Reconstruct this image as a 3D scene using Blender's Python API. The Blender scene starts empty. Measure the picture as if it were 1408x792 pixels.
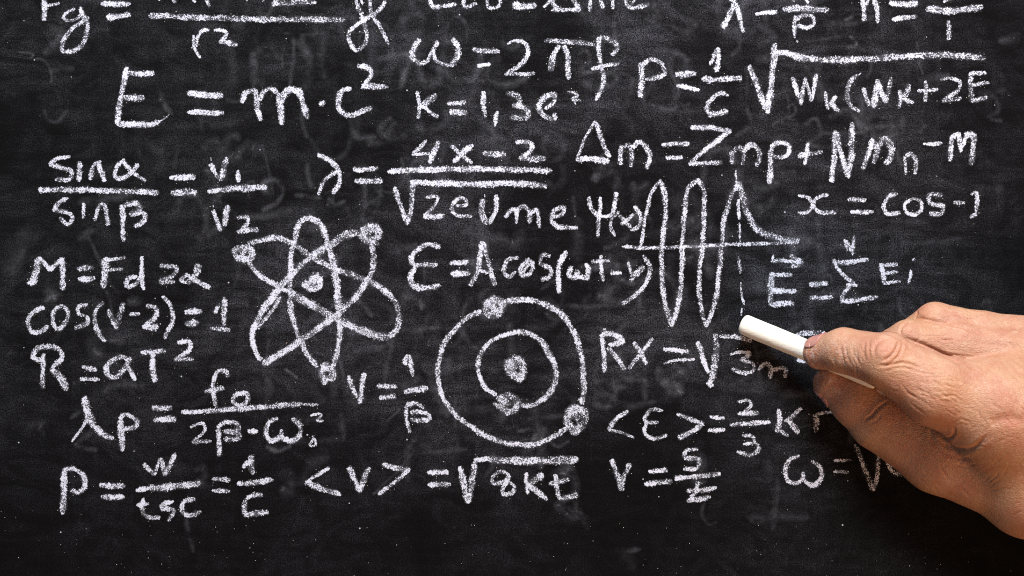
import bpy, math, random
import numpy as np

# ------------------------------------------------------------------ camera, world, lamps, exposure
SC = bpy.context.scene
COL = SC.collection
ZC = 1.45            # height of the middle of the view above the floor, metres
S = 0.00033          # metres on the board for one pixel of the 1408 px wide photograph
CD = 0.75            # camera to board

cam = bpy.data.cameras.new('camera')
cam.sensor_width = 36.0
cam.lens = 36.0 * CD / (1408 * S)
cam.clip_start = 0.01
cam.clip_end = 50
cam.dof.use_dof = True
cam.dof.focus_distance = CD - 0.006
cam.dof.aperture_fstop = 13.0
camo = bpy.data.objects.new('camera', cam)
COL.objects.link(camo)
camo.location = (0, -CD, ZC)
camo.rotation_euler = (math.radians(90), 0, 0)
SC.camera = camo

w = bpy.data.worlds.new('World')
SC.world = w
w.use_nodes = True
w.node_tree.nodes['Background'].inputs[0].default_value = (0.86, 0.9, 1.0, 1)
w.node_tree.nodes['Background'].inputs[1].default_value = 0.10


def area(name, loc, target, size, size_y, power, color):
    l = bpy.data.lights.new(name, 'AREA')
    l.shape = 'RECTANGLE'
    l.size = size
    l.size_y = size_y
    l.energy = power
    l.color = color
    o = bpy.data.objects.new(name, l)
    COL.objects.link(o)
    o.location = loc
    from mathutils import Vector
    o.rotation_euler = (Vector(target) - Vector(loc)).to_track_quat('-Z', 'Y').to_euler()
    return o


area('softbox_above', (0.06, -0.84, ZC + 0.98), (0.07, 0, ZC + 0.05), 0.42, 0.36, 34, (1.0, 0.985, 0.97))
area('front_fill', (-0.9, -1.6, ZC + 0.35), (0.1, 0, ZC), 0.7, 0.7, 1.7, (0.92, 0.96, 1.0))  # weak unseen fill, added to lift the shaded underside of thumb and palm
area('warm_room_lamp', (0.75, -0.75, ZC - 0.75), (0.2, 0, ZC - 0.05), 0.35, 0.35, 7.0, (1.0, 0.50, 0.20))

vs = SC.view_settings
vs.view_transform = 'Standard'
vs.look = 'None'
vs.exposure = 0.0
vs.gamma = 1.0
SC.cycles.transparent_max_bounces = 24
SC.cycles.use_denoising = False
SC.cycles.filter_width = 1.1

rng = np.random.default_rng(7)
random.seed(7)


def P(px, py, d=0.0):
    """photo pixel at d millimetres in front of the board -> metres"""
    f = (CD - d / 1000.0) / CD
    return ((px - 704) * S * f, -d / 1000.0, ZC + (396 - py) * S * f)


# ------------------------------------------------------------------ materials
def mat(name):
    m = bpy.data.materials.new(name)
    m.use_nodes = True
    nt = m.node_tree
    return m, nt, nt.nodes['Principled BSDF'], nt.nodes['Material Output']


class N:
    def __init__(s, nt):
        s.nt = nt

    def new(s, t, **kw):
        n = s.nt.nodes.new(t)
        for k, v in kw.items():
            setattr(n, k, v)
        return n

    def link(s, a, b):
        s.nt.links.new(a, b)

    def put(s, sock, v):
        if v is None:
            return
        if isinstance(v, (int, float, tuple)):
            sock.default_value = v
        else:
            s.link(v, sock)

    def math(s, op, a, b=None, c=None, clamp=False):
        n = s.new('ShaderNodeMath', operation=op, use_clamp=clamp)
        s.put(n.inputs[0], a)
        s.put(n.inputs[1], b)
        s.put(n.inputs[2], c)
        return n.outputs[0]

    def noise(s, vec, scale, detail=2.0, rough=0.5, dist=0.0):
        n = s.new('ShaderNodeTexNoise')
        s.put(n.inputs['Vector'], vec)
        n.inputs['Scale'].default_value = scale
        n.inputs['Detail'].default_value = detail
        n.inputs['Roughness'].default_value = rough
        n.inputs['Distortion'].default_value = dist
        return n.outputs['Fac']

    def ramp(s, f, lo, hi, a=0.0, b=1.0):
        n = s.new('ShaderNodeMapRange')
        s.put(n.inputs[0], f)
        n.inputs[1].default_value = lo
        n.inputs[2].default_value = hi
        n.inputs[3].default_value = a
        n.inputs[4].default_value = b
        return n.outputs[0]

    def mapping(s, vec, scale=(1, 1, 1), rot=(0, 0, 0), loc=(0, 0, 0)):
        n = s.new('ShaderNodeMapping')
        s.put(n.inputs[0], vec)
        n.inputs['Scale'].default_value = scale
        n.inputs['Rotation'].default_value = rot
        n.inputs['Location'].default_value = loc
        return n.outputs[0]

    def mix(s, f, a, b, blend='MIX'):
        n = s.new('ShaderNodeMix', data_type='RGBA', blend_type=blend)
        s.put(n.inputs[0], f)
        s.put(n.inputs[6], a)
        s.put(n.inputs[7], b)
        return n.outputs[2]

    def pos(s):
        return s.new('ShaderNodeNewGeometry').outputs['Position']

    def bump(s, h, strength, dist):
        n = s.new('ShaderNodeBump')
        n.inputs['Strength'].default_value = strength
        n.inputs['Distance'].default_value = dist
        s.link(h, n.inputs['Height'])
        return n.outputs[0]


def board_material():
    m, nt, b, out = mat('blackboard_slate')
    n = N(nt)
    p = n.pos()
    sep = n.new('ShaderNodeSeparateXYZ')
    n.link(p, sep.inputs[0])
    x, z = sep.outputs[0], sep.outputs[2]
    # broad patches where the eraser left more or less dust
    big = n.ramp(n.noise(p, 11.0, 4, 0.55, 1.0), 0.36, 0.66)
    mid = n.ramp(n.noise(n.mapping(p, (1, 1, 1.7), (0, 0.5, 0)), 34.0, 6, 0.62, 2.4), 0.42, 0.70)
    curl = n.noise(p, 42.0, 5, 0.6, 3.5)
    curl = n.ramp(n.math('ABSOLUTE', n.math('SUBTRACT', curl, 0.5)), 0.0, 0.03, 1.0, 0.0)
    curl = n.math('MULTIPLY', curl, mid)
    streak = n.ramp(n.noise(n.mapping(p, (1.0, 1, 9.0), (0, -0.25, 0)), 26.0, 3, 0.6, 0.7), 0.42, 0.75)
    streak2 = n.ramp(n.noise(n.mapping(p, (1.0, 1, 14.0), (0, 0.75, 0)), 22.0, 3, 0.6, 0.5), 0.48, 0.78)
    streak3 = n.ramp(n.noise(n.mapping(p, (12.0, 1, 1.0), (0, 0.1, 0)), 20.0, 3, 0.6, 0.6), 0.50, 0.80)
    # the lower strip and the right edge were wiped with a damp cloth: less dust
    low = n.ramp(z, ZC - 0.105, ZC - 0.02, 0.25, 1.0)
    right = n.ramp(x, 0.12, 0.24, 1.0, 0.30)
    left = n.ramp(x, -0.235, -0.10, 0.60, 1.0)
    region = n.math('MULTIPLY', n.math('MULTIPLY', low, right), left)
    d = n.math('MULTIPLY_ADD', mid, 0.50, 0.14)
    d = n.math('MULTIPLY_ADD', streak, 0.15, d)
    d = n.math('MULTIPLY_ADD', streak2, 0.22, d)
    d = n.math('MULTIPLY_ADD', streak3, 0.18, d)
    d = n.math('MULTIPLY_ADD', curl, 0.40, d)
    d = n.math('MULTIPLY', d, n.math('MULTIPLY_ADD', big, 1.35, 0.30))
    d = n.math('MULTIPLY', d, region)
    # dust sits on the tooth of the slate
    tooth = n.noise(p, 1900.0, 2, 0.6)
    tooth_c = n.ramp(tooth, 0.40, 0.64)
    weave = n.ramp(n.noise(n.mapping(p, (1, 1, 2.5)), 520.0, 2, 0.6), 0.35, 0.7)
    t = n.math('MULTIPLY', tooth_c, n.math('MULTIPLY_ADD', weave, 0.5, 0.6))
    dust = n.math('MULTIPLY', n.math('MULTIPLY_ADD', d, 0.125, 0.002), t)
    # single specks of chalk
    vor = n.new('ShaderNodeTexVoronoi')
    vor.inputs['Scale'].default_value = 420.0
    n.link(p, vor.inputs['Vector'])
    vs_ = n.new('ShaderNodeSeparateColor')
    n.link(vor.outputs['Color'], vs_.inputs[0])
    rad = n.math('MULTIPLY', n.math('POWER', vs_.outputs[0], 22.0), 0.17)
    speck = n.math('LESS_THAN', vor.outputs['Distance'], rad)
    speck = n.math('MULTIPLY', speck, n.math('MULTIPLY', vs_.outputs[1], 0.55))
    fac = n.math('ADD', dust, speck, clamp=True)
    c = n.mix(fac, (0.0025, 0.0023, 0.0025, 1), (0.72, 0.75, 0.92, 1))
    n.link(c, b.inputs['Base Color'])
    b.inputs['Roughness'].default_value = 0.8
    b.inputs['Specular IOR Level'].default_value = 0.03
    n.link(n.bump(tooth, 0.5, 0.00012), b.inputs['Normal'])
    return m


def chalk_material():
    """dry chalk rubbed on the tooth of the slate; UV.x runs across the mark, UV.y past its ends, 'solid' tells how firmly it was pressed"""
    m, nt, b, out = mat('chalk_mark')
    n = N(nt)
    p = n.pos()
    uv = n.new('ShaderNodeUVMap').outputs[0]
    ln = n.new('ShaderNodeVectorMath', operation='LENGTH')
    n.link(uv, ln.inputs[0])
    dd = ln.outputs['Value']
    rag = n.math('MULTIPLY_ADD', n.noise(p, 620.0, 2, 0.6), 0.95, n.math('MULTIPLY', n.noise(p, 1500.0, 1, 0.5), 0.75))
    dd = n.math('ADD', dd, n.math('SUBTRACT', rag, 0.80))
    at = n.new('ShaderNodeAttribute', attribute_name='solid')
    solid = at.outputs['Fac']
    grain = n.noise(p, 2050.0, 1, 0.6)
    grain2 = n.noise(p, 900.0, 2, 0.6)
    coarse = n.noise(p, 260.0, 2, 0.5)
    g = n.math('MULTIPLY_ADD', grain2, 0.30, n.math('MULTIPLY', grain, 0.70))
    g = n.math('MULTIPLY_ADD', n.math('SUBTRACT', coarse, 0.5), 0.45, g)
    # threshold: low inside (covered), high at the rim
    rim = n.ramp(dd, 0.66, 1.36, 0.0, 0.34)
    base = n.ramp(solid, 0.0, 1.0, 0.55, 0.425)
    thr = n.math('ADD', rim, base)
    a = n.math('MULTIPLY_ADD', n.math('SUBTRACT', g, thr), 18.0, 0.5, clamp=True)
    veil = n.math('MULTIPLY', n.ramp(dd, 0.5, 1.15, 0.16, 0.0), n.math('MULTIPLY_ADD', solid, 0.9, 0.3))
    a = n.math('MAXIMUM', a, veil)
    edge = n.math('LESS_THAN', ln.outputs['Value'], 1.52)
    a = n.math('MULTIPLY', a, edge)
    n.link(a, b.inputs['Alpha'])
    tone = n.ramp(grain2, 0.3, 0.7, 0.80, 1.0)
    c = n.mix(tone, (0.34, 0.355, 0.42, 1), (0.60, 0.63, 0.745, 1))
    n.link(c, b.inputs['Base Color'])
    b.inputs['Roughness'].default_value = 1.0
    b.inputs['Specular IOR Level'].default_value = 0.05
    n.link(n.bump(g, 0.6, 0.0003), b.inputs['Normal'])
    return m


def ghost_material():
    m, nt, b, out = mat('erased_chalk')
    n = N(nt)
    p = n.pos()
    uv = n.new('ShaderNodeUVMap').outputs[0]
    ln = n.new('ShaderNodeVectorMath', operation='LENGTH')
    n.link(uv, ln.inputs[0])
    dd = ln.outputs['Value']
    at = n.new('ShaderNodeAttribute', attribute_name='solid')
    soft = n.ramp(dd, 0.0, 1.45, 1.0, 0.0)
    patch = n.ramp(n.noise(p, 150.0, 4, 0.7), 0.36, 0.62)
    tooth = n.ramp(n.noise(p, 1700.0, 2, 0.6), 0.35, 0.68, 0.25, 1.0)
    a = n.math('MULTIPLY', n.math('MULTIPLY', soft, patch), n.math('MULTIPLY', tooth, at.outputs['Fac']))
    n.link(a, b.inputs['Alpha'])
    b.inputs['Base Color'].default_value = (0.70, 0.73, 0.86, 1)
    b.inputs['Roughness'].default_value = 1.0
    b.inputs['Specular IOR Level'].default_value = 0.05
    return m


def skin_material():
    m, nt, b, out = mat('skin')
    n = N(nt)
    p = n.pos()
    at = n.new('ShaderNodeAttribute', attribute_name='redness')
    red = at.outputs['Fac']
    blot = n.ramp(n.noise(p, 85.0, 3, 0.6, 0.5), 0.38, 0.66)
    fine = n.ramp(n.noise(p, 620.0, 3, 0.65), 0.3, 0.7)
    yel = n.ramp(n.noise(n.mapping(p, loc=(3, 1, 7)), 60.0, 2, 0.5), 0.42, 0.68)
    c = n.mix(blot, (0.53, 0.30, 0.20, 1), (0.46, 0.21, 0.14, 1))
    c = n.mix(n.math('MULTIPLY', yel, 0.5), c, (0.50, 0.29, 0.15, 1))
    c = n.mix(n.math('MULTIPLY', fine, 0.28), c, (0.30, 0.12, 0.06, 1))
    spots = n.ramp(n.noise(p, 240.0, 2, 0.5), 0.64, 0.74)
    c = n.mix(n.math('MULTIPLY', spots, 0.35), c, (0.40, 0.17, 0.09, 1))
    pale = n.ramp(n.noise(n.mapping(p, loc=(9, 2, 1)), 330.0, 2, 0.6), 0.62, 0.74)
    c = n.mix(n.math('MULTIPLY', pale, 0.35), c, (0.62, 0.42, 0.30, 1))
    c = n.mix(n.math('MULTIPLY', red, 0.6), c, (0.44, 0.135, 0.085, 1))
    # chalk powder on the fingertips
    cat = n.new('ShaderNodeAttribute', attribute_name='powder')
    pw = n.math('MULTIPLY', n.ramp(n.noise(p, 480.0, 4, 0.7), 0.50, 0.68), cat.outputs['Fac'])
    c = n.mix(pw, c, (0.80, 0.76, 0.72, 1))
    n.link(c, b.inputs['Base Color'])
    b.inputs['Subsurface Weight'].default_value = 0.18
    b.inputs['Subsurface Radius'].default_value = (1.0, 0.35, 0.2)
    b.inputs['Subsurface Scale'].default_value = 0.0022
    n.link(n.ramp(fine, 0, 1, 0.42, 0.60), b.inputs['Roughness'])
    b.inputs['Specular IOR Level'].default_value = 0.42
    # pores and the fine criss-cross lines of dry skin
    v = n.new('ShaderNodeTexVoronoi', feature='DISTANCE_TO_EDGE')
    v.inputs['Scale'].default_value = 980.0
    n.link(n.mapping(p, (0.8, 1, 1.35), (0, -0.45, 0)), v.inputs['Vector'])
    cell = n.ramp(v.outputs['Distance'], 0.0, 0.25)
    lines = n.noise(n.mapping(p, (1.0, 1.0, 4.2), (0, -0.42, 0)), 330.0, 3, 0.62, 0.9)
    lines2 = n.noise(n.mapping(p, (4.0, 1.0, 1.0), (0, -0.35, 0)), 260.0, 3, 0.6, 0.9)
    h = n.math('MULTIPLY_ADD', cell, 0.30, n.math('MULTIPLY', lines, 1.1))
    h = n.math('MULTIPLY_ADD', lines2, 0.5, h)
    h = n.math('MULTIPLY_ADD', fine, 0.30, h)
    n.link(n.bump(h, 0.55, 0.0005), b.inputs['Normal'])
    return m


def nail_material():
    m, nt, b, out = mat('fingernail')
    n = N(nt)
    p = n.pos()
    r = n.noise(n.mapping(p, (1, 1, 6)), 250.0, 2, 0.5)
    n.link(n.mix(r, (0.44, 0.20, 0.165, 1), (0.50, 0.25, 0.21, 1)), b.inputs['Base Color'])
    b.inputs['Roughness'].default_value = 0.34
    b.inputs['Subsurface Weight'].default_value = 0.2
    b.inputs['Subsurface Scale'].default_value = 0.001
    n.link(n.bump(r, 0.25, 0.0002), b.inputs['Normal'])
    return m


def stick_material():
    m, nt, b, out = mat('chalk_stick')
    n = N(nt)
    p = n.pos()
    f = n.noise(p, 420.0, 4, 0.65)
    sc = n.ramp(n.noise(n.mapping(p, (1, 1, 5), (0, 0.38, 0)), 160.0, 3, 0.6), 0.35, 0.7)
    c = n.mix(n.math('MULTIPLY', sc, 0.5), (0.84, 0.81, 0.74, 1), (0.78, 0.74, 0.66, 1))
    n.link(c, b.inputs['Base Color'])
    b.inputs['Roughness'].default_value = 0.85
    b.inputs['Specular IOR Level'].default_value = 0.2
    b.inputs['Subsurface Weight'].default_value = 0.05
    b.inputs['Subsurface Scale'].default_value = 0.001
    n.link(n.bump(n.math('MULTIPLY_ADD', sc, 0.5, f), 0.35, 0.0003), b.inputs['Normal'])
    return m


M_BOARD, M_CHALK, M_GHOST = board_material(), chalk_material(), ghost_material()
M_SKIN, M_NAIL, M_STICK = skin_material(), nail_material(), stick_material()


def mesh_obj(name, verts, faces, material, parent=None, smooth=False):
    me = bpy.data.meshes.new(name)
    me.from_pydata([tuple(v) for v in verts], [], faces)
    if smooth:
        me.polygons.foreach_set('use_smooth', [True] * len(me.polygons))
    me.materials.append(material)
    o = bpy.data.objects.new(name, me)
    COL.objects.link(o)
    o.parent = parent
    return o


# ------------------------------------------------------------------ the blackboard: a slab 2.4 x 1.2 m, 14 mm thick
def slab(x0, x1, z0, z1, y0, y1):
    v = [(x0, y0, z0), (x1, y0, z0), (x1, y0, z1), (x0, y0, z1), (x0, y1, z0), (x1, y1, z0), (x1, y1, z1), (x0, y1, z1)]
    f = [(0, 1, 2, 3), (5, 4, 7, 6), (4, 0, 3, 7), (1, 5, 6, 2), (3, 2, 6, 7), (4, 5, 1, 0)]
    return v, f


bv, bf = slab(-1.2, 1.2, ZC - 0.6, ZC + 0.6, 0.0, 0.014)
board = mesh_obj('blackboard', bv, bf, M_BOARD)
board['label'] = 'dusty black chalkboard covered with handwritten white physics formulas and diagrams'
board['category'] = 'blackboard'

# ------------------------------------------------------------------ chalk marks
# frames in which the marks were measured: (origin x, origin y, magnification) over the photograph's pixels
Z4 = 3.96
FR = dict(A=(0, 0, Z4), B=(300, 0, Z4), C=(550, 0, Z4), D=(850, 0, Z4), E=(1108, 0, Z4), F=(0, 180, Z4), G=(280, 180, Z4),
          H=(530, 180, Z4), I=(780, 150, Z4), J=(1050, 150, Z4), K=(0, 340, Z4), L=(300, 280, Z4), M=(300, 400, Z4),
          N=(550, 320, Z4), O=(550, 440, Z4), P=(800, 300, Z4), Q=(1000, 320, Z4), R=(0, 480, Z4), S=(50, 580, Z4),
          T=(220, 480, Z4), U=(400, 590, Z4), V=(600, 590, Z4), W=(800, 500, Z4), X=(960, 500, Z4),
          Y=(810, 440, 6.6), Z=(460, 0, 9.9), a=(190, 0, 8.8), b=(300, 610, 6.6), c=(270, 390, 7.92), p=(0, 0, 1.0))
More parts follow.
